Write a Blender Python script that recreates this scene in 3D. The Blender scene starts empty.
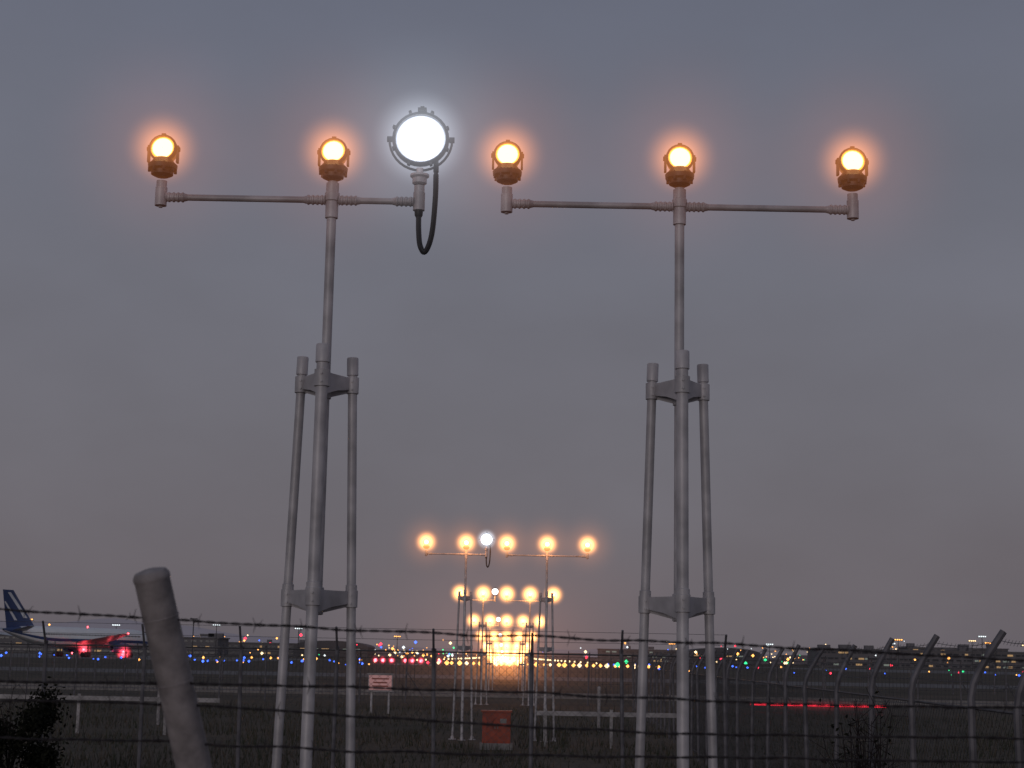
import bpy, math, random
from mathutils import Vector, Matrix, noise
random.seed(7)
sc = bpy.context.scene
R = math.radians

# ------------------------------------------------------------ materials
def new_mat(name):
    m = bpy.data.materials.new(name); m.use_nodes = True
    nt = m.node_tree
    return m, nt, nt.nodes["Principled BSDF"]

def surf(name, col, rough=0.6, metal=0.0, var=0.25, scale=6.0, bump=0.0, col2=None):
    m, nt, b = new_mat(name)
    tc = nt.nodes.new("ShaderNodeTexCoord")
    n = nt.nodes.new("ShaderNodeTexNoise"); n.inputs["Scale"].default_value = scale
    n.inputs["Detail"].default_value = 6
    nt.links.new(tc.outputs["Object"], n.inputs["Vector"])
    r = nt.nodes.new("ShaderNodeValToRGB")
    c2 = col2 if col2 else tuple(c * (1 - var) for c in col)
    r.color_ramp.elements[0].position = 0.35; r.color_ramp.elements[1].position = 0.65
    r.color_ramp.elements[0].color = (*c2, 1); r.color_ramp.elements[1].color = (*col, 1)
    nt.links.new(n.outputs["Fac"], r.inputs["Fac"])
    nt.links.new(r.outputs["Color"], b.inputs["Base Color"])
    b.inputs["Roughness"].default_value = rough; b.inputs["Metallic"].default_value = metal
    if bump:
        bp = nt.nodes.new("ShaderNodeBump"); bp.inputs["Strength"].default_value = bump
        bp.inputs["Distance"].default_value = 0.02
        nt.links.new(n.outputs["Fac"], bp.inputs["Height"])
        nt.links.new(bp.outputs["Normal"], b.inputs["Normal"])
    return m

def emis(name, col, s):
    m = bpy.data.materials.new(name); m.use_nodes = True
    nt = m.node_tree; nt.nodes.clear()
    e = nt.nodes.new("ShaderNodeEmission"); o = nt.nodes.new("ShaderNodeOutputMaterial")
    e.inputs["Color"].default_value = (*col, 1); e.inputs["Strength"].default_value = s
    nt.links.new(e.outputs[0], o.inputs["Surface"])
    m.cycles.emission_sampling = 'NONE'
    return m

def glow_mat(name, col, k, power):  # emission-only volume fading outwards, stands in for scattered light
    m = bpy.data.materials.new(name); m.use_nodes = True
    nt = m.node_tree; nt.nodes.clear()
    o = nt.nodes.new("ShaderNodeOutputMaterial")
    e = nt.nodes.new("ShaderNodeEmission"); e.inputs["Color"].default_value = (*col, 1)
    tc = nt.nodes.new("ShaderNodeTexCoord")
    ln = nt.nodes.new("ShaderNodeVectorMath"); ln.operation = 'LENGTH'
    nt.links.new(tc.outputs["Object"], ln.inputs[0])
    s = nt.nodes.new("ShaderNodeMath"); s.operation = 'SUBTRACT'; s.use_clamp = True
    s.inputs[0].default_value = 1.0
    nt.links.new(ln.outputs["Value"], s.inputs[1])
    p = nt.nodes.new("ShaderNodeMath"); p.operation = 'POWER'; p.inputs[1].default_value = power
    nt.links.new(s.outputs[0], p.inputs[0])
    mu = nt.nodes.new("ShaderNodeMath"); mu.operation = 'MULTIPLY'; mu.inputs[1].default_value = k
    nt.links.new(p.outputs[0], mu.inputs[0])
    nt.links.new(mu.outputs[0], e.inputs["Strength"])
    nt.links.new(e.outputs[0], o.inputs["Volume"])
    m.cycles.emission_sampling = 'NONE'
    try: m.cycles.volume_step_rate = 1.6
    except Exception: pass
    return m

M_STEEL = surf("galvanised_steel", (0.55, 0.52, 0.535), 0.5, 0.15, 0.38, 6, 0.12)
M_POST = surf("old_painted_post", (0.34, 0.30, 0.30), 0.75, 0.0, 0.4, 26, 0.3)
M_WIRE = surf("rusty_wire", (0.05, 0.04, 0.042), 0.6, 0.4, 0.5, 30)
M_HOUS = surf("lamp_housing_brown", (0.11, 0.055, 0.038), 0.5, 0.2, 0.5, 20)
M_HOUSG = surf("strobe_housing_grey", (0.10, 0.10, 0.11), 0.5, 0.3, 0.3, 20)
M_RUB = surf("black_rubber", (0.02, 0.02, 0.022), 0.5, 0, 0.3, 20)
M_CORE = emis("lamp_core", (1.0, 0.68, 0.28), 3.2)
M_RING = emis("lamp_reflector", (1.0, 0.36, 0.05), 2.0)
M_STRB = emis("strobe_glass", (0.93, 0.97, 1.0), 3.0)
M_STRR = emis("strobe_reflector", (0.75, 0.82, 1.0), 0.9)
M_FENCE = surf("fence_paint", (0.09, 0.085, 0.09), 0.6, 0.2, 0.4, 10)
M_FENCE_L = surf("fence_galvanised", (0.17, 0.16, 0.175), 0.6, 0.3, 0.45, 6)
M_WHITE = surf("white_paint", (0.42, 0.39, 0.39), 0.6, 0, 0.5, 3)
M_RED = surf("red_paint", (0.36, 0.045, 0.015), 0.5, 0, 0.45, 6)
M_CONC = surf("concrete", (0.26, 0.24, 0.23), 0.85, 0, 0.3, 5, 0.2)

# ------------------------------------------------------------ mesh builder
class MB:
    def __init__(s): s.v = []; s.f = []; s.m = []
    def add(s, vs, fs, mi=0):
        o = len(s.v); s.v += [tuple(v) for v in vs]
        for f in fs: s.f.append([i + o for i in f]); s.m.append(mi)
    def frame(s, d):
        d = d.normalized(); a = Vector((0, 0, 1)) if abs(d.z) < 0.9 else Vector((1, 0, 0))
        u = d.cross(a).normalized(); return u, d.cross(u).normalized()
    def rev(s, p, d, prof, n=20, mi=0, cap=True):
        p = Vector(p); d = Vector(d).normalized(); u, w = s.frame(d)
        vs = []; fs = []
        for (t, r) in prof:
            for k in range(n):
                a = 2 * math.pi * k / n
                vs.append(p + d * t + (u * math.cos(a) + w * math.sin(a)) * r)
        for j in range(len(prof) - 1):
            for k in range(n):
                k2 = (k + 1) % n
                fs.append([j * n + k, j * n + k2, (j + 1) * n + k2, (j + 1) * n + k])
        if cap:
            fs.append(list(range(n))[::-1]); L = (len(prof) - 1) * n
            fs.append([L + k for k in range(n)])
        s.add(vs, fs, mi)
    def cyl(s, a, b, r, r2=None, n=14, mi=0):
        a = Vector(a); b = Vector(b)
        s.rev(a, b - a, [(0, r), ((b - a).length, r if r2 is None else r2)], n, mi)
    def box(s, c, h, mi=0, rot=None):
        vs = []
        for z in (-1, 1):
            for y in (-1, 1):
                for x in (-1, 1):
                    q = Vector((x * h[0], y * h[1], z * h[2]))
                    if rot: q = rot @ q
                    vs.append(Vector(c) + q)
        s.add(vs, [[0, 2, 3, 1], [4, 5, 7, 6], [0, 1, 5, 4], [2, 6, 7, 3], [0, 4, 6, 2], [1, 3, 7, 5]], mi)
    def ball(s, c, r, mi=0):
        x, y, z = c
        vs = [(x + r, y, z), (x - r, y, z), (x, y + r, z), (x, y - r, z), (x, y, z + r), (x, y, z - r)]
        s.add(vs, [[0, 2, 4], [2, 1, 4], [1, 3, 4], [3, 0, 4], [2, 0, 5], [1, 2, 5], [3, 1, 5], [0, 3, 5]], mi)
    def tube(s, pts, r, n=6, mi=0):
        pts = [Vector(p) for p in pts]; vs = []; fs = []
        for i, p in enumerate(pts):
            d = (pts[min(i + 1, len(pts) - 1)] - pts[max(i - 1, 0)])
            u, w = s.frame(d)
            if i and u.dot(pu) < 0: u = -u; w = -w
            pu = u
            rr = r(i / (len(pts) - 1)) if callable(r) else r
            for k in range(n):
                a = 2 * math.pi * k / n
                vs.append(p + (u * math.cos(a) + w * math.sin(a)) * rr)
        for i in range(len(pts) - 1):
            for k in range(n):
                k2 = (k + 1) % n
                fs.append([i * n + k, i * n + k2, (i + 1) * n + k2, (i + 1) * n + k])
        fs.append(list(range(n))[::-1]); L = (len(pts) - 1) * n
        fs.append([L + k for k in range(n)])
        s.add(vs, fs, mi)
    def obj(s, name, mats, parent=None, loc=(0, 0, 0), smooth=True):
        me = bpy.data.meshes.new(name); me.from_pydata(s.v, [], s.f)
        if not isinstance(mats, (list, tuple)): mats = [mats]
        for m in mats: me.materials.append(m)
        me.polygons.foreach_set("material_index", s.m)
        me.update()
        if smooth:
            me.shade_smooth(); me.set_sharp_from_angle(angle=R(40))
        o = bpy.data.objects.new(name, me); sc.collection.objects.link(o)
        o.location = loc
        if parent: o.parent = parent
        return o

def empty(name, loc=(0, 0, 0), rz=0):
    e = bpy.data.objects.new(name, None); sc.collection.objects.link(e)
    e.location = loc; e.rotation_euler = (0, 0, rz); e.empty_display_size = 0.3
    return e

def smooth_path(pts, k=8):
    pts = [Vector(p) for p in pts]; out = []
    for i in range(len(pts) - 1):
        p0 = pts[max(i - 1, 0)]; p1 = pts[i]; p2 = pts[i + 1]; p3 = pts[min(i + 2, len(pts) - 1)]
        for j in range(k):
            t = j / k
            out.append(0.5 * ((2 * p1) + (p2 - p0) * t + (2 * p0 - 5 * p1 + 4 * p2 - p3) * t * t + (3 * p1 - p0 - 3 * p2 + p3) * t ** 3))
    out.append(pts[-1]); return out

# unit sphere for self-emitting volumes that imitate halos around lights
ub = MB()
ub.rev((0, 0, -1), (0, 0, 1), [(1 - math.cos(math.pi * i / 12), max(0.001, math.sin(math.pi * i / 12))) for i in range(13)], 20)
_t = ub.obj("tmp", []); SPH = _t.data; bpy.data.objects.remove(_t)
_hz = {}
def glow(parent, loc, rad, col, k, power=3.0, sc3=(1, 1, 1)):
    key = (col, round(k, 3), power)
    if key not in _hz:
        me = SPH.copy(); me.materials.clear(); me.materials.append(glow_mat("painted_glow", col, k, power)); _hz[key] = me
    o = bpy.data.objects.new("painted_glow", _hz[key]); sc.collection.objects.link(o)
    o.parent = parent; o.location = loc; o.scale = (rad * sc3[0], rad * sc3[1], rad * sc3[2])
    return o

AMB = (1.0, 0.34, 0.10)

# ------------------------------------------------------------ approach lighting
def lamp(h, g, x, z, n=20, tilt=R(4), yaw=0.0):
    d = Vector((math.sin(yaw), -math.cos(tilt), math.sin(tilt))).normalized()
    c = Vector((x, 0, z))
    h.rev(c - d * 0.10, d, [(0, 0.03), (0.01, 0.055), (0.05, 0.072), (0.10, 0.076), (0.105, 0.082), (0.125, 0.082),
                            (0.135, 0.078), (0.137, 0.070), (0.118, 0.068)], n, 0, cap=False)
    g.rev(c + d * 0.018, d, [(0, 0.069), (0.006, 0.059)], n, 1, cap=False)
    g.rev(c + d * 0.024, d, [(0, 0.059), (0.006, 0.03), (0.008, 0.001)], n, 0, cap=False)
    h.rev((x, 0, z - 0.165), (0, 0, 1), [(0, 0.038), (0.012, 0.062), (0.035, 0.064), (0.045, 0.082), (0.07, 0.085), (0.085, 0.068), (0.11, 0.05)], n)
    for k in range(8):
        a = k * math.pi / 4 + 0.3
        h.rev((x + 0.074 * math.cos(a), 0.074 * math.sin(a), z - 0.14), (0, 0, 1), [(0, 0.009), (0.05, 0.009)], 6)
    for sgn in (-1, 1):
        h.box((x + sgn * 0.083, 0.0, z - 0.03), (0.006, 0.018, 0.05))
        h.rev((x + sgn * 0.075, 0, z), (sgn, 0, 0), [(0, 0.014), (0.02, 0.014)], 8)
    h.box((x, -0.01, z + 0.083), (0.012, 0.012, 0.007))

def barrette(d, H, detail=2):
    n = 20 if detail == 2 else 10
    zb = H - 0.285
    for side in (-1, 1):
        xm = -1.055 if side < 0 else 0.945
        E = empty("approach_light_mast", (xm, d, 0))
        S = MB(); Hs = MB(); G = MB()
        lx = [-0.985, 0.0] if side < 0 else [-0.995, 0.0, 0.997]
        x0 = lx[0]; x1 = 0.5 if side < 0 else 0.997
        tower = H > 3.6
        zt = H - 1.22; zp1 = H - 1.345; zp2 = H - 2.55
        S.cyl((0, 0, zp2 - 0.05 if tower else 0), (0, 0, zb + 0.11), 0.0275, n=n)
        S.rev((0, 0, zb - 0.11), (0, 0, 1), [(0, 0.028), (0.004, 0.037), (0.10, 0.037), (0.105, 0.043), (0.15, 0.043), (0.155, 0.037), (0.21, 0.037), (0.214, 0.029)], n)
        S.cyl((x0 + 0.03, 0, zb), (x1 - 0.02, 0, zb), 0.0185, n=n)
        for (xx, dr) in [(x0 + 0.03, 1), (-0.04, -1), (0.04, 1), (x1 - 0.03, -1)]:
            prof = [(0, 0.03)]
            for k in range(4):
                t = 0.01 + k * 0.026
                prof += [(t, 0.024), (t + 0.004, 0.029), (t + 0.012, 0.029), (t + 0.016, 0.024)]
            prof += [(0.125, 0.0190)]
            S.rev((xx, 0, zb), (dr, 0, 0), prof, n)
        for xx in (x0, x1):
            S.rev((xx, 0, zb - 0.055), (0, 0, 1), [(0, 0.020), (0.004, 0.034), (0.11, 0.034), (0.114, 0.030), (0.15, 0.030)], n)
            S.rev((xx, 0, zb - 0.062), (0, 0, 1), [(0, 0.012), (0.008, 0.014)], 6)
        for xx in lx: lamp(Hs, G, xx, H, n, R(random.uniform(2, 6)), R(random.uniform(-4, 4)))
        if tower:
            topz = zt; br = lambda z: 0.165 + (topz - z) * 0.031
            def legp(k, z):
                a = -math.pi / 2 + k * 2 * math.pi / 3
                return Vector((br(z) * math.cos(a), br(z) * math.sin(a), z))
            for k in range(3):
                rr = 0.033 if k == 0 else 0.026
                zz = topz + (0.03 if k == 0 else 0.0)
                S.cyl(legp(k, 0.05), legp(k, zz), rr, n=n)
                dv = (legp(k, zz) - legp(k, zz - 0.1)).normalized()
                S.rev(legp(k, zz - 0.075), dv, [(0, rr + .001), (0.003, rr + 0.007), (0.10, rr + 0.007), (0.105, rr + 0.004), (0.108, .008)], n)
                for zz2 in (zp2 + 0.02, 0.85):
                    S.rev(legp(k, zz2 - 0.06), dv, [(0, rr), (0.003, rr + 0.006), (0.11, rr + 0.006), (0.113, rr)], n)
                S.rev(legp(k, 0.0), (0, 0, 1), [(0, 0.10), (0.015, 0.10), (0.016, 0.045), (0.08, 0.04)], n)
            for zp in (zp1, zp2):
                P = [legp(k, zp) for k in range(3)]
                C = Vector((0, 0, zp)); up = Vector((0, 0, 1))
                for sgz in (0.030, -0.004):
                    ring = []
                    for k in range(3):
                        a = P[k]; b = P[(k + 1) % 3]
                        mid = (a + b) / 2; mid = C + (mid - C) * 0.62
                        ring += [a, mid]
                    vs = [p + up * (sgz + 0.006) for p in ring] + [p + up * sgz for p in ring]
                    fs = [list(range(6)), list(range(6, 12))[::-1]]
                    for k in range(6): fs.append([k, k + 6, (k + 1) % 6 + 6, (k + 1) % 6])
                    S.add(vs, fs)
                for k in range(3):
                    a = P[k]; b = P[(k + 1) % 3]
                    da, db = {0: (.10, .03), 1: (.045, .045), 2: (.03, .10)}[k]   # web is deepest at the front leg
                    t = (b - a).normalized(); nr = t.cross(up).normalized() * 0.004
                    vs = []
                    for o in (nr, -nr):
                        vs += [a + o + up * 0.034, b + o + up * 0.034, b + o - up * db, a.lerp(b, 0.5) + o - up * (da + db) * .42, a + o - up * da]
                    fs = [list(range(5))[::-1], list(range(5, 10))]
                    for q in range(5): fs.append([q, (q + 1) % 5, (q + 1) % 5 + 5, q + 5])
                    S.add(vs, fs)
                    r0 = (P[k] - C); nn = r0.normalized().cross(up) * 0.004
                    vs = []
                    for o in (nn, -nn):
                        vs += [C + o + up * 0.03, P[k] + o + up * 0.03, P[k] + o - up * 0.045, C + o - up * 0.095]
                    S.add(vs, [[3, 2, 1, 0], [4, 5, 6, 7], [0, 1, 5, 4], [1, 2, 6, 5], [2, 3, 7, 6], [3, 0, 4, 7]])
                    rr = 0.033 if k == 0 else 0.026
                    S.rev(P[k] - up * 0.055, (0, 0, 1), [(0, rr + .001), (0.003, rr + 0.010), (0.095, rr + 0.010), (0.098, rr + .001)], n)
                    for hz in (-.03, .015):
                        S.rev(P[k] + up * hz + Vector((0, -rr - .008, 0)), (0, -1, 0), [(0, .007), (.01, .007)], 6)
                S.rev(C - up * 0.10, (0, 0, 1), [(0, 0.028), (0.004, 0.036), (0.15, 0.036), (0.154, 0.028)], n)
        else:
            S.rev((0, 0, 0), (0, 0, 1), [(0, 0.14), (0.02, 0.14), (0.022, 0.05), (0.12, 0.04)], n)
        S.obj("steel_frame", M_STEEL, E)
        Hs.obj("lamp_housings", M_HOUS, E)
        G.obj("lamp_glass", [M_CORE, M_RING], E)
        for i, xx in enumerate(lx):
            if d < 12:
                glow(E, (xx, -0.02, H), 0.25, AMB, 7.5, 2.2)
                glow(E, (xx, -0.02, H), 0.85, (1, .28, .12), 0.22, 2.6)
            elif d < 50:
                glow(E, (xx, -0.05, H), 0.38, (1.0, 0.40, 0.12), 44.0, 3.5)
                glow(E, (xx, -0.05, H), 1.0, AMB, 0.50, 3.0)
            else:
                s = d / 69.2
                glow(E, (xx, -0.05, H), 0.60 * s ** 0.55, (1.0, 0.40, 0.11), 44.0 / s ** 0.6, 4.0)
        if side < 0:
            T = MB(); TG = MB(); x = 0.5; z = H + 0.09
            dd = Vector((0, -math.cos(R(3)), math.sin(R(3)))); c = Vector((x, -0.01, z))
            T.rev(c - dd * 0.16, dd, [(0, 0.05), (0.02, 0.09), (0.08, 0.13), (0.13, 0.15), (0.14, 0.165), (0.165, 0.165), (0.172, 0.158), (0.174, 0.146), (0.15, 0.143)], n + 12, 0, cap=False)
            TG.rev(c - dd * 0.008, dd, [(0, 0.145), (0.006, 0.134)], n + 12, 1, cap=False)
            TG.rev(c - dd * 0.002, dd, [(0, 0.134), (0.012, 0.09), (0.018, 0.001)], n + 12, 0, cap=False)
            for k in range(8):
                a = k * math.pi / 4 + 0.39
                T.box(c + Vector((0.166 * math.cos(a), -0.005, 0.166 * math.sin(a))), (0.008, 0.02, 0.008), rot=Matrix.Rotation(-a, 3, 'Y'))
            T.box((x + 0.005, 0, z + 0.172), (0.025, 0.03, 0.010)); T.box((x + 0.005, 0, z + 0.186), (0.011, 0.012, 0.010))
            arc = [(x + 0.182 * math.cos(a), 0.01, z + 0.185 * math.sin(a)) for a in [math.pi + math.pi * i / 18 for i in range(19)]]
            arc = [(x - 0.182, 0.01, z + 0.01)] + arc + [(x + 0.182, 0.01, z + 0.01)]
            T.tube(arc, 0.0075, 6)
            for sgn in (-1, 1): T.rev((x + sgn * 0.165, 0.01, z), (sgn, 0, 0), [(0, 0.018), (0.03, 0.018)], 8)
            T.obj("strobe_housing", M_HOUSG, E)
            TG.obj("strobe_glass", [M_STRB, M_STRR], E)
            K = MB()
            K.rev((x, 0, zb + 0.10), (0, 0, 1), [(0, 0.030), (0.01, 0.042), (0.04, 0.042), (0.05, 0.055), (0.062, 0.055), (0.066, 0.02), (0.10, 0.02)], n)
            K.obj("strobe_bracket", M_STEEL, E)
            if d < 50:
                cb = MB()
                pts = smooth_path([(x + 0.05, 0.10, z + 0.02), (x + 0.085, 0.06, z - 0.09), (x + 0.095, -0.03, z - 0.22), (x + 0.095, -0.04, z - 0.38), (x + 0.08, -0.04, z - 0.58),
                                   (x + 0.045, -0.04, z - 0.68), (x + 0.015, -0.03, z - 0.64), (x + 0.003, -0.01, z - 0.54), (x + 0.0, 0, z - 0.42)], 8)
                cb.tube(pts, 0.0155, 8)
                cb.rev(pts[-1], (0, 0, -1), [(0, 0.026), (0.035, 0.024), (0.05, 0.015)], 10)
                cb.obj("power_cable", M_RUB, E)
            WB = (0.80, 0.88, 1.0)
            if d < 12:
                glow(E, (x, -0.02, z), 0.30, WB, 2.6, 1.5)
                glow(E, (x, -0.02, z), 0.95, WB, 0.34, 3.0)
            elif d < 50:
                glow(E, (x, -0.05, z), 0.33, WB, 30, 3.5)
        if 30 < d < 260:
            L = bpy.data.lights.new("lamp_light", 'POINT'); L.energy = 12 if d < 50 else 45
            L.color = (1, 0.38, 0.12); L.shadow_soft_size = 0.15
            lo = bpy.data.objects.new("lamp_light", L); sc.collection.objects.link(lo)
            lo.parent = E; lo.location = (0.0, -0.25, H)

rows = [(9.2, 4.86, 2), (40.9, 4.77, 1), (71.0, 4.66, 1), (101, 4.15, 1), (131, 3.60, 0), (161, 3.05, 0),
        (191, 2.5, 0), (221, 2.0, 0), (251, 1.6, 0), (281, 1.3, 0)]
for d, H, det in rows: barrette(d, H, det)

ML = empty("approach_glow", (0, 150, 3.0))  # emissive ellipsoids paint a warm glow along the approach line
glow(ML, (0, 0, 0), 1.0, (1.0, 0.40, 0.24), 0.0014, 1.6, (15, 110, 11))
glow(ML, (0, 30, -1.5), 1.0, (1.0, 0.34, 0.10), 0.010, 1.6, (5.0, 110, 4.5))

# ------------------------------------------------------------ ground & pavements
def ground_mat():
    m, nt, b = new_mat("ground_dry_grass")
    tc = nt.nodes.new("ShaderNodeTexCoord")
    n1 = nt.nodes.new("ShaderNodeTexNoise"); n1.inputs["Scale"].default_value = 0.12; n1.inputs["Detail"].default_value = 8
    n2 = nt.nodes.new("ShaderNodeTexNoise"); n2.inputs["Scale"].default_value = 3.0; n2.inputs["Detail"].default_value = 8
    nt.links.new(tc.outputs["Object"], n1.inputs["Vector"]); nt.links.new(tc.outputs["Object"], n2.inputs["Vector"])
    r = nt.nodes.new("ShaderNodeValToRGB"); e = r.color_ramp.elements
    e[0].position = 0.35; e[0].color = (0.055, 0.050, 0.038, 1); e[1].position = 0.65; e[1].color = (0.125, 0.098, 0.075, 1)
    mx = nt.nodes.new("ShaderNodeMix"); mx.data_type = 'FLOAT'; mx.inputs[0].default_value = 0.45
    nt.links.new(n1.outputs["Fac"], mx.inputs[2]); nt.links.new(n2.outputs["Fac"], mx.inputs[3])
    nt.links.new(mx.outputs[0], r.inputs["Fac"]); nt.links.new(r.outputs["Color"], b.inputs["Base Color"])
    b.inputs["Roughness"].default_value = 0.95
    b.inputs["Specular IOR Level"].default_value = 0.15
    bp = nt.nodes.new("ShaderNodeBump"); bp.inputs["Strength"].default_value = 0.6; bp.inputs["Distance"].default_value = 0.08
    nt.links.new(n2.outputs["Fac"], bp.inputs["Height"]); nt.links.new(bp.outputs["Normal"], b.inputs["Normal"])
    return m
def sheet(name, x0, x1, y0, y1, z, mat):
    b = MB(); b.add([(x0, y0, z), (x1, y0, z), (x1, y1, z), (x0, y1, z)], [[0, 1, 2, 3]]); return b.obj(name, mat, smooth=False)
sheet("ground", -6000, 6000, -200, 9000, 0, ground_mat())
M_ASPH = surf("asphalt", (0.06, 0.056, 0.058), 0.85, 0, 0.35, 0.4)
M_CONP = surf("apron_concrete", (0.13, 0.118, 0.115), 0.85, 0, 0.2, 0.1)
sheet("perimeter_road", -160, 160, 84, 91, 0.004, M_ASPH)
sheet("taxiway", -500, 500, 150, 178, 0.004, M_CONP)
sheet("runway", -30, 30, 345, 2800, 0.008, M_ASPH)
sheet("apron", -400, -60, 360, 620, 0.008, M_CONP)
sheet("apron", 90, 500, 420, 640, 0.008, M_CONP)
b = MB()
for y in (84.4, 90.6): b.add([(-160, y - .07, .009), (160, y - .07, .009), (160, y + .07, .009), (-160, y + .07, .009)], [[0, 1, 2, 3]])
for i in range(6):
    for s in (-1, 1):
        x = s * (4 + i * 4)
        b.add([(x - .9, 352, .013), (x + .9, 352, .013), (x + .9, 382, .013), (x - .9, 382, .013)], [[0, 1, 2, 3]])
b.obj("pavement_markings", M_WHITE, smooth=False)
b = MB()
for y in (83.85, 91.15): b.box((0, y, 0.06), (160, 0.1, 0.065))
b.obj("road_kerb", M_CONC, smooth=False)

g = MB()
for i in range(30000):
    y = 23 + 42 * random.random() ** 1.4; x = random.uniform(-0.36, 0.36) * y
    pn = noise.noise(Vector((x * 0.5, y * 0.3, 0)))
    if pn < -0.1 and random.random() < 0.85: continue
    h = random.uniform(0.05, 0.18) * (1.4 + pn * 2.2); a = random.uniform(0, 6.28)
    w = 0.012; lx = random.uniform(-.08, .08)
    g.add([(x - w * math.cos(a), y - w * math.sin(a), 0), (x + w * math.cos(a), y + w * math.sin(a), 0), (x + lx, y + random.uniform(-.08, .08), h)], [[0, 1, 2]], random.randrange(2))
g.obj("grass", [surf("grass_green", (0.042, 0.05, 0.028), 0.95), surf("grass_dry", (0.095, 0.075, 0.052), 0.95)], smooth=False)

# ------------------------------------------------------------ near barbed wire fence
NF = empty("barbed_wire_fence", (0, 3.0, 0))
w = MB()
strands = [(2.066, 2.020, 0.0), (1.945, 1.944, 0.02), (1.905, 1.888, 0.035), (1.838, 1.856, 0.05)]
for si, (zl, zr, yo) in enumerate(strands):
    X0, X1 = -3.1, 4.2; ph0 = random.random() * 6
    def zc(x, zl=zl, zr=zr, si=si):
        t = (x + 0.93) / 1.86
        return zl + (zr - zl) * t - (0.008 + .006 * si) * math.sin(math.pi * min(1, max(0, (x + 0.6) / 2.4))) + 0.004 * math.sin(x * 4 + si * 2) + 0.004 * noise.noise(Vector((x * 9, si, 0)))
    N = 1300
    for hph in (0, math.pi):
        pts = []
        for i in range(N + 1):
            x = X0 + (X1 - X0) * i / N; a = x / 0.045 * 2 * math.pi + hph + ph0
            pts.append((x, yo - 0.03 + 0.0014 * math.cos(a), zc(x) + 0.0014 * math.sin(a)))
        w.tube(pts, 0.0012, 4)
    x = X0 + 0.03 * si
    while x < X1:
        z = zc(x); a0 = random.random() * 3
        for k in range(4):
            a = a0 + k * math.pi / 2 + random.uniform(-.3, .3)
            dx = (k % 2 - .5) * 0.006
            w.cyl((x + dx, yo - 0.03, z), (x + dx * 2.5, yo - 0.03 + 0.016 * math.cos(a), z + 0.016 * math.sin(a)), 0.0011, 0.0004, n=4)
        for i in range(3):
            w.rev((x - 0.004 + i * 0.003, yo - 0.03, z), (1, 0, 0), [(0, 0.0032), (0.002, 0.0032)], 6)
        x += 0.095 + random.uniform(-.02, .02)
w.obj("barbed_wires", M_WIRE, NF)
p = MB()
for xp in (-3.04, -0.64, 1.76, 4.16):
    base = Vector((xp + 0.104, 0.06, 1.70)); top = Vector((xp + .006, -0.04, 2.122))
    dr = (top - base).normalized(); L = (top - base).length
    p.rev(base, dr, [(0, 0.0315), (L, 0.0315), (L + 0.003, 0.033), (L + 0.010, 0.033), (L + 0.018, 0.028), (L + 0.022, 0.012)], 24)
    p.tube([(xp + 0.104, 0.06, 0), (xp + 0.104, 0.06, 1.66), base, base + dr * 0.04], 0.0314, 20)
    for (zl, zr, yo) in strands[:2]:
        t = (xp + 0.93) / 1.86; z = zl + (zr - zl) * t
        f = (z - base.z) / (top.z - base.z); c = base.lerp(top, f)
        p.rev(c - dr * 0.0015, dr, [(0, 0.033), (0.003, 0.033)], 20)
p.obj("fence_posts", M_POST, NF)

# ------------------------------------------------------------ cranked-post perimeter fence (right)
def crank_post(b, x, y, r=0.025, ax=0.2, h=1.80, lean=0.0):
    pts = [(x, y, 0), (x + lean * .5, y, h * 0.6), (x + lean, y, h - .04)] + [(x + lean + ax * (t ** 1.25), y, h + 0.40 * t) for t in [0.14 * i for i in range(1, 7)] + [1.0]]
    b.tube(pts, r, 8)
RF = empty("perimeter_fence", (0, 0, 0))
b = MB(); fx = lambda y: 2.7 + 0.035 * y
ys = [9.95] + [11.1 + 1.9 * i for i in range(30)]
for y in ys: crank_post(b, fx(y), y, ax=random.uniform(0.17, 0.23), lean=random.uniform(-.04, .04), h=1.8 + random.uniform(-.03, .03))
b.obj("posts", M_FENCE_L, RF)
b = MB()
for i in range(len(ys) - 1):
    y0, y1 = ys[i], ys[i + 1]
    for z in (0.15, 1.72):
        b.cyl((fx(y0) + 0.03, y0, z), (fx(y1) + 0.03, y1, z), 0.010 if z > 1.5 else 0.006, n=6)
    for k, (xo, z) in enumerate([(0.05, 1.90), (0.11, 2.03), (0.19, 2.17)]):
        sg = random.uniform(.01, .05)
        pts = [(fx(y0 + (y1 - y0) * t) + xo, y0 + (y1 - y0) * t, z - sg * math.sin(math.pi * t)) for t in [j / 6 for j in range(7)]]
        b.tube(pts, 0.0022, 4)
        for j in range(14):
            t = (j + .5) / 14; yy = y0 + (y1 - y0) * t; zz = z - sg * math.sin(math.pi * t)
            b.cyl((fx(yy) + xo - .01, yy, zz - 0.018), (fx(yy) + xo + .01, yy, zz + 0.018), 0.0016, n=3)
b.obj("rails_and_wires", M_FENCE, RF)
b = MB(); y = 9.95; c = 0.09
while y < 40:
    for s in (1, -1):
        ya, yb = (y, y + 1.64) if s > 0 else (y + 1.64, y)
        b.cyl((fx(ya) + 0.032, ya, 0.08), (fx(yb) + 0.032, yb, 1.72), 0.0018, n=3)
    y += c
b.obj("chain_link_mesh", M_FENCE, RF)

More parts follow.
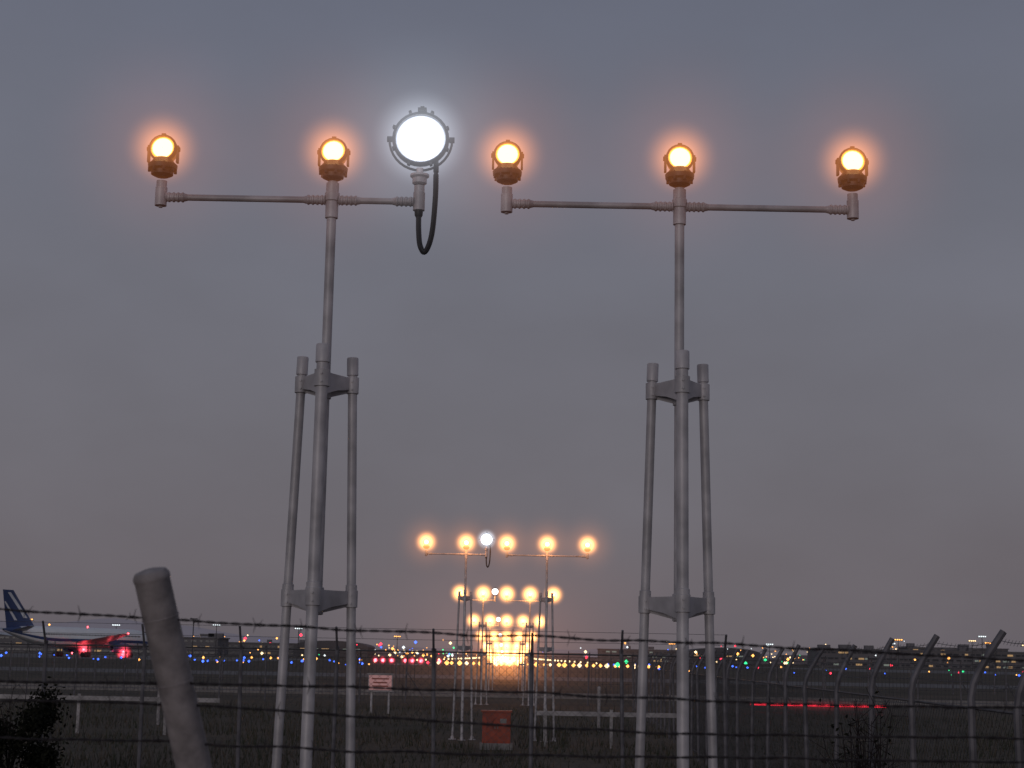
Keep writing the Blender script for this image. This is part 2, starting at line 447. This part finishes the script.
# ------------------------------------------------------------ cross fences
def cross_fence(y, x0, x1, step, h, mesh, arm=0.3, r=0.03, mat=M_FENCE_L, pick=0, rails=(0.12, .5, 1.0), armw=3):
    E = empty("chain_link_fence", (0, y, 0)); b = MB(); w = MB()
    x = x0
    while x <= x1 + .01:
        jit = random.uniform(-.05, .05); hh = h + random.uniform(-.04, .04)
        b.cyl((x, 0, 0), (x + jit, 0, hh), r, n=8); b.rev((x + jit, 0, hh), (0, 0, 1), [(0, r * 1.15), (0.02, r * 1.1), (0.035, r * .5)], 8)
        if arm: b.cyl((x + jit, 0, hh - .05), (x + jit, -arm * .8, hh + arm), r * .6, n=6)
        if step < 3 and random.random() < 0.2: b.cyl((x + .02, 0.02, h * .7), (x + 0.9, 0.5, 0), r * .7, n=6)
        x += step * random.uniform(.93, 1.07)
    for z in rails: w.cyl((x0, 0.03, z * h - .02), (x1, 0.03, z * h - .02), r * .4 if z > .9 else 0.006, n=5)
    if arm:
        for k in [(j + 1) / armw for j in range(armw)]: w.cyl((x0, -arm * .8 * k, h + arm * k), (x1, -arm * .8 * k, h + arm * k), 0.003, n=4)
    if mesh:
        x = x0
        while x < x1 - h:
            w.cyl((x, 0.04, 0.1), (x + h, 0.04, h - .05), mesh, n=3); w.cyl((x + h, 0.045, 0.1), (x, 0.045, h - .05), mesh, n=3); x += 0.13
    if pick:
        x = x0
        while x < x1: w.cyl((x, 0.04, 0.1), (x, 0.04, h - .05), 0.008, n=4); x += pick
    b.obj("posts", mat, E); w.obj("wires_and_mesh", M_FENCE, E)
cross_fence(26.0, -8.6, 3.4, 1.5, 2.08, 0.0022, 0.32, 0.03, rails=(1.0,), armw=2)
cross_fence(70.0, -40, -0.8 - 3, 2.0, 1.9, 0, 0.35, 0.035, pick=0.16)
cross_fence(72.0, 3.5, 40, 2.0, 1.9, 0, 0.35, 0.035, pick=0.16)
cross_fence(118.0, -80, 80, 3.0, 2.1, 0, 0.4, 0.05, pick=0.5)

def rail(name, y, x0, x1, z, step=1.6):
    E = empty(name, (0, y, 0)); b = MB()
    b.box(((x0 + x1) / 2, 0, z), ((x1 - x0) / 2, 0.02, 0.05))
    b.obj("beam", M_WHITE, E)
    p = MB(); x = x0 + 0.2
    while x < x1: p.box((x, 0.045, (z + 0.1) / 2), (0.035, 0.022, (z + 0.1) / 2)); x += step
    p.obj("posts", M_WHITE, E)
rail("guard_rail", 40.5, -12.6, -6.9, 0.84, 2.1)
rail("guard_rail", 38.2, 0.7, 3.9, 0.76, 1.5)

E = empty("electrical_cabinet", (-0.2, 37.0, 0)); b = MB()
b.box((0, 0, 0.47), (0.31, 0.2, 0.33)); b.box((0, 0, 0.82), (0.34, 0.23, 0.018)); b.box((-.155, -0.206, 0.47), (0.14, 0.006, 0.29)); b.box((.155, -0.206, 0.47), (0.14, 0.006, 0.29))
b.obj("cabinet_body", M_RED, E)
b = MB(); b.box((0, 0, 0.06), (0.36, 0.25, 0.08)); b.box((-0.03, -0.22, 0.5), (0.008, 0.012, 0.05)); b.box((0.03, -0.22, 0.5), (0.008, 0.012, 0.05)); b.box((0.15, -0.214, 0.62), (0.07, 0.003, 0.05)); b.obj("plinth_and_handles", M_CONC, E)
E = empty("lit_warning_sign", (-4.35, 58.0, 0)); b = MB(); b.box((0, 0, 1.05), (0.42, 0.10, 0.28)); b.box((0, 0, 1.35), (0.45, 0.13, 0.015)); b.box((0, 0, .755), (0.45, 0.13, 0.012)); b.obj("frame", M_WHITE, E)
b = MB(); b.box((0, -.105, 1.05), (.39, .006, .25)); b.obj("lit_panel", emis("sign_panel_pink", (1, .52, .52), .26), E)
b = MB()
for zz, ww in ((1.18, .3), (1.05, .24), (.93, .28)): b.box((0, -.115, zz), (ww, .003, .022))
b.obj("lettering", M_RED, E)
b = MB(); b.cyl((-.3, 0, 0), (-.3, 0, .76), .04); b.cyl((.3, 0, 0), (.3, 0, .76), .04); b.obj("legs", M_STEEL, E)
for (x, y) in ((6.4, 60), (-9.5, 46), (2.6, 47)):
    E = empty("marker_post", (x, y, 0)); b = MB(); b.cyl((0, 0, 0), (0, 0, 1.15), .045); b.rev((0, 0, 1.15), (0, 0, 1), [(0, .055), (.05, .055), (.09, .02)], 12); b.obj("post", M_WHITE, E)

E = empty("tail_light_trail", (0, 68.0, 0)); b = MB(); b.box((12.7, 0.3, 0.30), (2.75, 0.025, 0.04)); b.obj("trail_strip", emis("trail_red", (1, 0.03, 0.06), 1.9), E)  # vehicle tail-light trail, modelled as a solid glowing strip
b = MB(); b.box((12.7, 0.36, 0.30), (2.8, 0.03, 0.055))  # beam and stakes added to carry the trail strip
for i in range(7): b.box((10.05 + i * .88, 0.36, 0.12), (0.04, 0.03, 0.12))
b.obj("trail_backing", M_FENCE, E)
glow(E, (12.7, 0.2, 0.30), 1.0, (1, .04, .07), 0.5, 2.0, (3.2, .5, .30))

# ------------------------------------------------------------ shrubs
def shrub(x, y, rx, h, n, leaf=0.05, bare=False, name="shrub"):
    E = empty(name, (x, y, 0)); b = MB(); lf = MB()
    for i in range(26 if bare else 12):
        a = random.uniform(0, 6.28); rr = random.random() * rx
        tip = Vector((rr * math.cos(a), rr * math.sin(a) * .7, h * random.uniform(.5, 1)))
        mid = tip * 0.5 + Vector((random.uniform(-.1, .1), 0, 0.05))
        b.tube([(0, 0, 0), mid, tip], lambda t: 0.012 * (1 - t * .8), 4)
        for j in range(4):
            q = mid.lerp(tip, random.random()); b.cyl(q, q + Vector((random.uniform(-.2, .2), random.uniform(-.2, .2), random.uniform(0, .25))), 0.004, .002, n=3)
    cl = [Vector((random.uniform(-rx, rx) * .8, random.uniform(-rx, rx) * .5, h * random.uniform(.2, .85))) for _ in range(14)]
    for i in range(n):
        c = random.choice(cl); q = c + Vector([random.gauss(0, .3) * v for v in (rx * .5, rx * .4, h * .28)])
        if q.z < 0.02: continue
        u = Vector([random.gauss(0, 1) for _ in range(3)]).normalized() * leaf; v = u.cross(Vector([random.gauss(0, 1) for _ in range(3)])).normalized() * leaf * .5
        lf.add([q - u, q - v, q + u, q + v], [[0, 1, 2, 3]], random.randrange(2))
    b.obj("branches", M_BARK, E)
    if n: lf.obj("leaves", [M_LA, M_LB], E, smooth=False)
M_BARK = surf("bark", (0.035, 0.028, 0.028), 0.95); M_LA = surf("leaf_a", (0.012, 0.013, 0.010), 1.0); M_LB = surf("leaf_b", (0.02, 0.021, 0.015), 1.0)
for m_ in (M_LA, M_LB, M_BARK): m_.node_tree.nodes["Principled BSDF"].inputs["Specular IOR Level"].default_value = 0.05
shrub(-7.5, 25.6, 0.8, 1.45, 6000, 0.04)
shrub(3.0, 14.0, 0.30, 1.75, 120, 0.025, True)
shrub(3.45, 16.5, 0.4, 1.6, 120, 0.025, True)

# ------------------------------------------------------------ aircraft
def aircraft():
    E = empty("airliner", (-108, 424, 0), math.atan2(48, 26))
    white = surf("aircraft_white", (0.70, 0.70, 0.72), .35, 0, .06, .5); blue = surf("aircraft_blue", (0.04, 0.065, 0.17), .35, 0, .1, .5)
    grey = surf("aircraft_grey", (0.42, 0.43, 0.45), .4, .2, .1, .5); glass = surf("cockpit_glass", (.02, .02, .03), .1, 0, .1)
    prof = [(-27, .25, 6.3), (-25, .8, 6.1), (-22, 1.4, 5.8), (-18, 2.0, 5.35), (-14, 2.4, 5.0), (-10, 2.5, 4.9), (12, 2.5, 4.9), (19, 2.5, 4.85), (22, 2.3, 4.7), (24.5, 1.85, 4.45), (26.3, 1.1, 4.15), (27, .3, 4.0)]
    b = MB(); n = 40; vs = []
    for x, r, z in prof:
        for k in range(n):
            a = 2 * math.pi * k / n; vs.append((x, r * math.cos(a), z + r * math.sin(a)))
    for j in range(len(prof) - 1):
        for k in range(n):
            k2 = (k + 1) % n; a = 2 * math.pi * (k + .5) / n; s = math.sin(a)
            xm = (prof[j][0] + prof[j + 1][0]) / 2
            mi = 0
            if -0.40 < s < -0.15 and xm < 24: mi = 1
            if s <= -0.75: mi = 2
            if xm < -20 and s > -.3: mi = 1
            b.f.append([j * n + k, j * n + k2, (j + 1) * n + k2, (j + 1) * n + k]); b.m.append(mi)
    b.v = [tuple(v) for v in vs]
    b.obj("fuselage", [white, blue, grey], E)
    def foil(b, r0, r1, t0, t1, th, mi=0):
        r0, r1, t0, t1 = map(Vector, (r0, r1, t0, t1)); span = ((t0 + t1) - (r0 + r1)).normalized()
        nrm = span.cross((r0 - r1).normalized()).normalized()
        vs = []
        for (A, B, k) in ((r0, r1, 1), (t0, t1, .4)):
            for t, s in ((0, 0), (.25, 1), (.7, .6), (1, 0), (.7, -.6), (.25, -1)): vs.append(A.lerp(B, t) + nrm * th * s * k)
        fs = [list(range(6))[::-1], list(range(6, 12))] + [[k, (k + 1) % 6, (k + 1) % 6 + 6, k + 6] for k in range(6)]
        b.add(vs, fs, mi)
    b = MB()
    foil(b, (-16.5, 0, 7.0), (-26, 0, 6.6), (-24.5, 0, 15.8), (-28, 0, 15.8), .35)
    b.obj("tail_fin", blue, E)
    b = MB(); foil(b, (-19.2, 0, 9.2), (-21.8, 0, 9.2), (-25.0, 0, 15.2), (-27.0, 0, 15.2), .44)
    foil(b, (-22.6, 0, 8.6), (-24.2, 0, 8.6), (-26.8, 0, 13.0), (-27.3, 0, 13.0), .38); b.obj("fin_stripes", white, E)
    b = MB()
    for s in (-1, 1):
        foil(b, (8, s * 1.5, 3.6), (-5, s * 1.5, 3.5), (-8.5, s * 23.5, 5.9), (-11, s * 23.5, 5.9), .6)
        foil(b, (-20, s * .8, 6.2), (-25, s * .8, 6.2), (-26, s * 9.2, 7.2), (-28, s * 9.2, 7.2), .25)
    b.obj("wings", grey, E)
    b = MB()
    for s in (-1, 1):
        b.rev((2.6, s * 7.9, 2.35), (1, 0, 0), [(0, .5), (.1, .85), (2, 1.25), (4.6, 1.4), (5.2, 1.3), (5.25, 1.15), (4.4, 1.05), (4.3, .1)], 24, 0, cap=False)
        b.box((3.5, s * 7.9, 3.7), (2.0, .15, .5))
    b.obj("engines", blue, E)
    b = MB()
    for (x, y) in ((18.5, 0), (-2.5, 4.6), (-2.5, -4.6)):
        b.cyl((x, y, .5), (x, y, 3.2), .18)
        for dy in (-.45, .45): b.rev((x, y + dy - .18, .6), (0, 1, 0), [(0, .5), (.04, .6), (.32, .6), (.36, .5)], 16)
        if y:
            for dy in (-.45, .45): b.rev((x - 1.4, y + dy - .18, .6), (0, 1, 0), [(0, .5), (.04, .6), (.32, .6), (.36, .5)], 16)
    b.obj("landing_gear", M_RUB, E)
    b = MB()
    for i in range(62):
        x = -15 + i * .56
        for s in (-1, 1): b.box((x, s * 2.44, 5.5), (.12, .04, .18))
    b.box((24.2, 0, 5.35), (.7, 1.45, .28)); b.obj("windows", glass, E)
    b = MB(); b.ball((-2, -2.7, 1.9), .42); b.ball((2, 0, 7.6), .25); b.ball((-9.5, -23.6, 5.9), .25); b.ball((10.5, -4.5, 1.2), .45); b.ball((-9, -5.5, 1.0), .3); b.ball((5, -9.6, 1.4), .45)
    b.obj("anti_collision_lights", emis("beacon_red", (1, .07, .09), 10), E)
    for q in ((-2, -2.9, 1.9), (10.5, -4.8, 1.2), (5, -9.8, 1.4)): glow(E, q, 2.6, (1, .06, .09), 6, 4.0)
    L = bpy.data.lights.new("beacon", 'POINT'); L.energy = 110; L.color = (1, .08, .1); L.shadow_soft_size = .3
    o = bpy.data.objects.new("beacon_light", L); sc.collection.objects.link(o); o.parent = E; o.location = (2, -8, 1.2)
aircraft()

# ------------------------------------------------------------ airfield & city lights
COL = {'amber': emis("pt_amber", (1, .42, .10), 3.2), 'warm': emis("pt_warm", (1, .72, .38), 2.6), 'white': emis("pt_white", (.85, .95, 1), 1.8),
       'red': emis("pt_red", (1, .04, .08), 3.2), 'blue': emis("pt_blue", (.06, .16, 1), 2.8), 'green': emis("pt_green", (.05, 1, .35), 1.6)}
CK = list(COL)
def lightset(name, pts, stem=True):
    b = MB()
    for (x, y, z, r, c) in pts:
        b.ball((x, y, z), r, CK.index(c))
        if stem: b.cyl((x, y + .05, 0), (x, y + .05, z), max(.03, r * .25), n=4, mi=6)
    return b.obj(name, [COL[k] for k in CK] + [M_FENCE], smooth=False)
rnd = random.uniform
pts = []
for i in range(32):
    x = -14 + i * 1.45 + rnd(-.3, .3); pts.append((x, 345, .6, rnd(.34, .58), 'amber' if i % 4 else 'warm'))
lightset("threshold_lights", pts)
pts = []
for i in range(28):
    y = 380 + i * 60
    for x in (-30, 30): pts.append((x, y, .5, .3 * y / 500, 'warm'))
    pts.append((0, y, .3, .25 * y / 500, 'warm'))
lightset("runway_edge_lights", pts)
P = empty("papi_lights", (0, 360, 0)); b = MB(); h = MB()
for i, x in enumerate((-28.2, -26.6, -24.7, -21.8, -20.3, -18.4, -14.5)):
    b.rev((x, -.4, .85), (0, -1, 0), [(0, .36), (.05, .34), (.07, .01)], 12); h.box((x, 0.1, .8), (.45, .45, .25)); h.cyl((x - .3, 0, 0), (x - .3, 0, .6), .05, n=6); h.cyl((x + .3, 0, 0), (x + .3, 0, .6), .05, n=6)
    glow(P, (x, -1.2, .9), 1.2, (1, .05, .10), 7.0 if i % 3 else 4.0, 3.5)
b.obj("lenses", emis("papi_red", (1, .14, .18), 5), P); h.obj("units", M_FENCE, P)
pts = []
for i in range(64):
    y = rnd(250, 560); x = -y * rnd(0.08, .31); pts.append((x, y, .45, .0008 * y * rnd(.6, 1.2), random.choice(['blue', 'blue', 'blue', 'amber'])))
for i in range(40):
    y = rnd(250, 560); x = y * rnd(0.06, .31); pts.append((x, y, .45, .0007 * y * rnd(.6, 1.2), random.choice(['blue', 'blue', 'green', 'amber', 'red'])))
pts += [(22.5, 340, .9, .6, 'green'), (30, 420, 1.4, .55, 'green'), (60, 420, 1.6, .45, 'green'), (-16, 340, .6, .35, 'red')]
lightset("taxiway_lights", pts)
pts = []
for i in range(720):
    y = rnd(800, 1900)
    u = random.random()
    if u < .42: t = rnd(.10, .33)
    elif u < .8: t = rnd(-.30, -.02)
    else: t = rnd(-.33, .33)
    z = 1.0 + abs(random.gauss(0, 1)) * .0045 * y
    c = random.choices(['amber', 'warm', 'white', 'red', 'blue', 'green'], [6, 4, 2.5, 2, .8, 1.0])[0]
    pts.append((t * y, y, z, y * random.choice([.0003, .0004, .0005, .0007, .001]), c))
lightset("city_lights", pts, stem=False)

# ------------------------------------------------------------ terminals, hangars, floodlight poles
M_BLD = surf("facade_grey", (0.15, 0.14, 0.15), .7, 0, .2, .1); M_BLD2 = surf("facade_dark", (0.10, 0.095, 0.105), .7, 0, .3, .05)
M_WIN = emis("lit_windows", (1, .62, .30), .38); M_WIN2 = emis("lit_windows_cool", (.75, .85, .75), .2); M_DW = surf("dark_glass", (.05, .05, .06), .3)
def building(name, x, y, w, dep, h, floors, seed, arched=False, rz=0):
    rr = random.Random(seed); E = empty(name, (x, y, 0), rz)
    b = MB()
    if arched:
        n = 14; prof = [(-w / 2, 0)] + [(-w / 2 * math.cos(math.pi * i / n), h * .65 + h * .35 * math.sin(math.pi * i / n)) for i in range(n + 1)] + [(w / 2, 0)]
        m = len(prof); vs = [(px, 0, pz) for px, pz in prof] + [(px, dep, pz) for px, pz in prof]
        fs = [list(range(m)), list(range(m, 2 * m))[::-1]] + [[i, i + m, (i + 1) % m + m, (i + 1) % m] for i in range(m)]
        b.add(vs, fs); b.box((0, -.3, h * .3), (w * .40, .2, h * .28)); b.box((0, -.2, h * .62), (w * .45, .25, .3))
    else:
        b.box((0, dep / 2, h / 2), (w / 2, dep / 2, h / 2)); b.box((0, dep / 2, h + .3), (w / 2 + .6, dep / 2 + .6, .28))
        for i in range(int(w / 18)):
            b.box((rr.uniform(-w / 2 + 3, w / 2 - 3), dep / 2, h + 1.6), (rr.uniform(1, 3.5), 2, rr.uniform(.6, 1.3)))
    b.obj("walls_and_roof", M_BLD if not arched else M_BLD2, E, smooth=False)
    wd = MB(); fh = h / floors if floors else 0
    for f in range(floors):
        x0 = -w / 2 + 1.5
        while x0 < w / 2 - 3:
            ww = rr.uniform(1.2, 3.2)
            u = rr.random(); mi = 2 if u < .78 else (0 if u < .93 else 1)
            wd.box((x0 + ww / 2, -.06, fh * (f + .52)), (ww / 2, .09, fh * .15), mi); x0 += ww + rr.choice([.5, .5, 1.5])
    if arched:
        for i in range(6): wd.box((-w * .36 + i * w * .144, -.55, h * .5), (w * .05, .06, h * .035), rr.choice([0, 1, 2]))
    wd.obj("windows", [M_WIN, M_WIN2, M_DW], E, smooth=False)
building("airport_terminal", 215, 860, 110, 30, 9, 3, 1)
building("airport_terminal", -190, 780, 110, 30, 8, 3, 2)
building("aircraft_hangar", 130, 1000, 44, 50, 10, 0, 3, True)
building("aircraft_hangar", -95, 900, 40, 50, 9, 0, 4, True)
building("office_building", 270, 1000, 60, 25, 12, 5, 5)
building("office_building", 95, 1080, 70, 25, 8, 3, 6)
building("warehouse", -150, 950, 70, 25, 7, 2, 8)
building("office_building", -270, 1000, 60, 25, 10, 4, 9)
for (x, y, hh) in ((150, 640, 11), (185, 650, 13), (205, 660, 10), (110, 700, 9), (-80, 640, 11), (-115, 660, 12), (-150, 640, 11), (-50, 760, 10), (75, 760, 9), (-175, 610, 12), (138, 600, 9), (176, 610, 10), (195, 700, 12), (165, 720, 9)):
    E = empty("floodlight_pole", (x, y, 0)); b = MB(); b.cyl((0, 0, 0), (0, 0, hh), .22, .12, n=8); b.box((0, 0, hh), (1.6, .2, .1))
    for dx in (-1.2, -.4, .4, 1.2): b.box((dx, -.15, hh + .35), (.3, .2, .25))
    b.obj("pole", M_FENCE, E); g2 = MB()
    for dx in (-1.2, -.4, .4, 1.2): g2.box((dx, -.38, hh + .35), (.25, .02, .2))
    g2.obj("lamps", COL[random.choice(['amber', 'warm', 'white'])], E)
E = empty("airliner_fill_mast", (-70, 372, 0)); b = MB(); b.cyl((0, 0, 0), (0, 0, 9), .15, .1, n=8); b.box((0, 0, 9.1), (.8, .2, .15)); b.obj("pole", M_FENCE, E)  # mast added to carry the fill spot for the airliner
L = bpy.data.lights.new("airliner_fill", 'SPOT'); L.energy = 11000; L.color = (1, .93, .88); L.spot_size = R(60); L.spot_blend = .6; L.shadow_soft_size = .4  # added spot that whitens the fuselage
o = bpy.data.objects.new("airliner_fill_lamp", L); sc.collection.objects.link(o); o.parent = E; o.location = (0, 0, 9.6)
o.rotation_euler = Vector((-34, 56, -4)).to_track_quat('-Z', 'Y').to_euler()

b = MB(); rr = random.Random(5); x = -900
while x < 900:
    wd = rr.uniform(15, 60); hh = rr.uniform(4, 11) * (1.3 if abs(x) > 250 else .8); b.box((x + wd / 2, 2000 + rr.uniform(0, 60), hh / 2), (wd / 2, 10, hh / 2)); x += wd * rr.uniform(.8, 1.1)
b.obj("distant_buildings", surf("hazy_blocks", (.22, .19, .21), .9, 0, .2, .02), smooth=False)
m, nt, bs = new_mat("hill_painted_haze"); bs.inputs["Base Color"].default_value = (.25, .23, .26, 1); bs.inputs["Roughness"].default_value = 1
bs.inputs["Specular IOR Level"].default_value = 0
bs.inputs["Emission Color"].default_value = (.100, .09, .105, 1); bs.inputs["Emission Strength"].default_value = .66  # emission stands in for airlight haze over the hills
b = MB(); vs = []; fs = []; N = 200
for i in range(N + 1):
    x = -3500 + 7000 * i / N
    hz = 26 + 16 * noise.noise(Vector((x * .0018, 3, 0))) + 8 * noise.noise(Vector((x * .008, 1, 0)))
    hz += (58 + 16 * noise.noise(Vector((x * .006, 7, 0)))) * math.exp(-((x + 1250) / 520) ** 2)
    hz = max(8, hz)
    vs += [(x, 4200, -5), (x, 4400, hz * .7), (x, 4600, hz), (x, 5200, -5)]
for i in range(N):
    for k in range(3): fs.append([i * 4 + k, (i + 1) * 4 + k, (i + 1) * 4 + k + 1, i * 4 + k + 1])
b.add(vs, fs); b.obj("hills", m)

# ------------------------------------------------------------ world / sky
wl = bpy.data.worlds.new("World"); sc.world = wl; wl.use_nodes = True
nt = wl.node_tree; nt.nodes.clear()
out = nt.nodes.new("ShaderNodeOutputWorld"); bg = nt.nodes.new("ShaderNodeBackground"); bg2 = nt.nodes.new("ShaderNodeBackground"); ad = nt.nodes.new("ShaderNodeAddShader")
sky = nt.nodes.new("ShaderNodeTexSky"); sky.sky_type = 'NISHITA'; sky.sun_disc = False; sky.sun_elevation = R(3); sky.sun_rotation = R(190)
nt.links.new(sky.outputs[0], bg2.inputs["Color"]); bg2.inputs["Strength"].default_value = 0.002
tc = nt.nodes.new("ShaderNodeTexCoord"); sp = nt.nodes.new("ShaderNodeSeparateXYZ"); nt.links.new(tc.outputs["Generated"], sp.inputs[0])
mp = nt.nodes.new("ShaderNodeMapping"); mp.inputs["Scale"].default_value = (2.6, 2.6, 5.0); mp.inputs["Rotation"].default_value = (0, R(28), 0); nt.links.new(tc.outputs["Generated"], mp.inputs[0])
ns = nt.nodes.new("ShaderNodeTexNoise"); ns.inputs["Scale"].default_value = 2.0; ns.inputs["Detail"].default_value = 5; ns.inputs["Roughness"].default_value = .5; nt.links.new(mp.outputs[0], ns.inputs["Vector"])
rp = nt.nodes.new("ShaderNodeValToRGB"); e = rp.color_ramp.elements
e[0].position = 0; e[0].color = (.126, .112, .128, 1); e[1].position = 1; e[1].color = (.14, .155, .20, 1)
for pos, c in ((.05, (.142, .128, .146)), (.13, (.152, .146, .170)), (.22, (.155, .156, .188)), (.32, (.146, .153, .193)), (.42, (.127, .139, .188))):
    q = e.new(pos); q.color = (*c, 1)
ofs = nt.nodes.new("ShaderNodeMath"); ofs.operation = 'MULTIPLY_ADD'; ofs.inputs[1].default_value = .06; nt.links.new(ns.outputs["Fac"], ofs.inputs[0])
sb = nt.nodes.new("ShaderNodeMath"); sb.operation = 'SUBTRACT'; sb.inputs[1].default_value = .03; nt.links.new(sp.outputs["Z"], sb.inputs[0]); nt.links.new(sb.outputs[0], ofs.inputs[2])
nt.links.new(ofs.outputs[0], rp.inputs["Fac"])
mr = nt.nodes.new("ShaderNodeMapRange"); mr.inputs["From Min"].default_value = .3; mr.inputs["From Max"].default_value = .7; mr.inputs["To Min"].default_value = .94; mr.inputs["To Max"].default_value = 1.06
nt.links.new(ns.outputs["Fac"], mr.inputs["Value"])
vm = nt.nodes.new("ShaderNodeVectorMath"); vm.operation = 'SCALE'; nt.links.new(rp.outputs["Color"], vm.inputs[0]); nt.links.new(mr.outputs[0], vm.inputs["Scale"])
nt.links.new(vm.outputs[0], bg.inputs["Color"]); bg.inputs["Strength"].default_value = 1.0
nt.links.new(bg.outputs[0], ad.inputs[0]); nt.links.new(bg2.outputs[0], ad.inputs[1]); nt.links.new(ad.outputs[0], out.inputs["Surface"])

S = bpy.data.lights.new("sun", 'SUN'); S.energy = 0.5; S.angle = R(25); S.color = (1, .92, .90)
so = bpy.data.objects.new("sun", S); sc.collection.objects.link(so)
so.rotation_euler = Vector((0.30, 1, -0.10)).to_track_quat('-Z', 'Y').to_euler()

# ------------------------------------------------------------ camera
cd = bpy.data.cameras.new("camera"); cam = bpy.data.objects.new("camera", cd); sc.collection.objects.link(cam)
cam.matrix_world = Matrix.Translation((0, 0, 2.0)) @ Matrix.Rotation(R(90 + 9.4), 4, 'X') @ Matrix.Rotation(R(1.08), 4, 'Z')
cd.lens = 36 * 1650 / 1024; cd.sensor_width = 36; cd.clip_end = 12000; cd.clip_start = 0.05
cd.dof.use_dof = True; cd.dof.focus_distance = 14; cd.dof.aperture_fstop = 11
sc.camera = cam
sc.view_settings.view_transform = 'Standard'; sc.view_settings.look = 'None'; sc.view_settings.exposure = 0
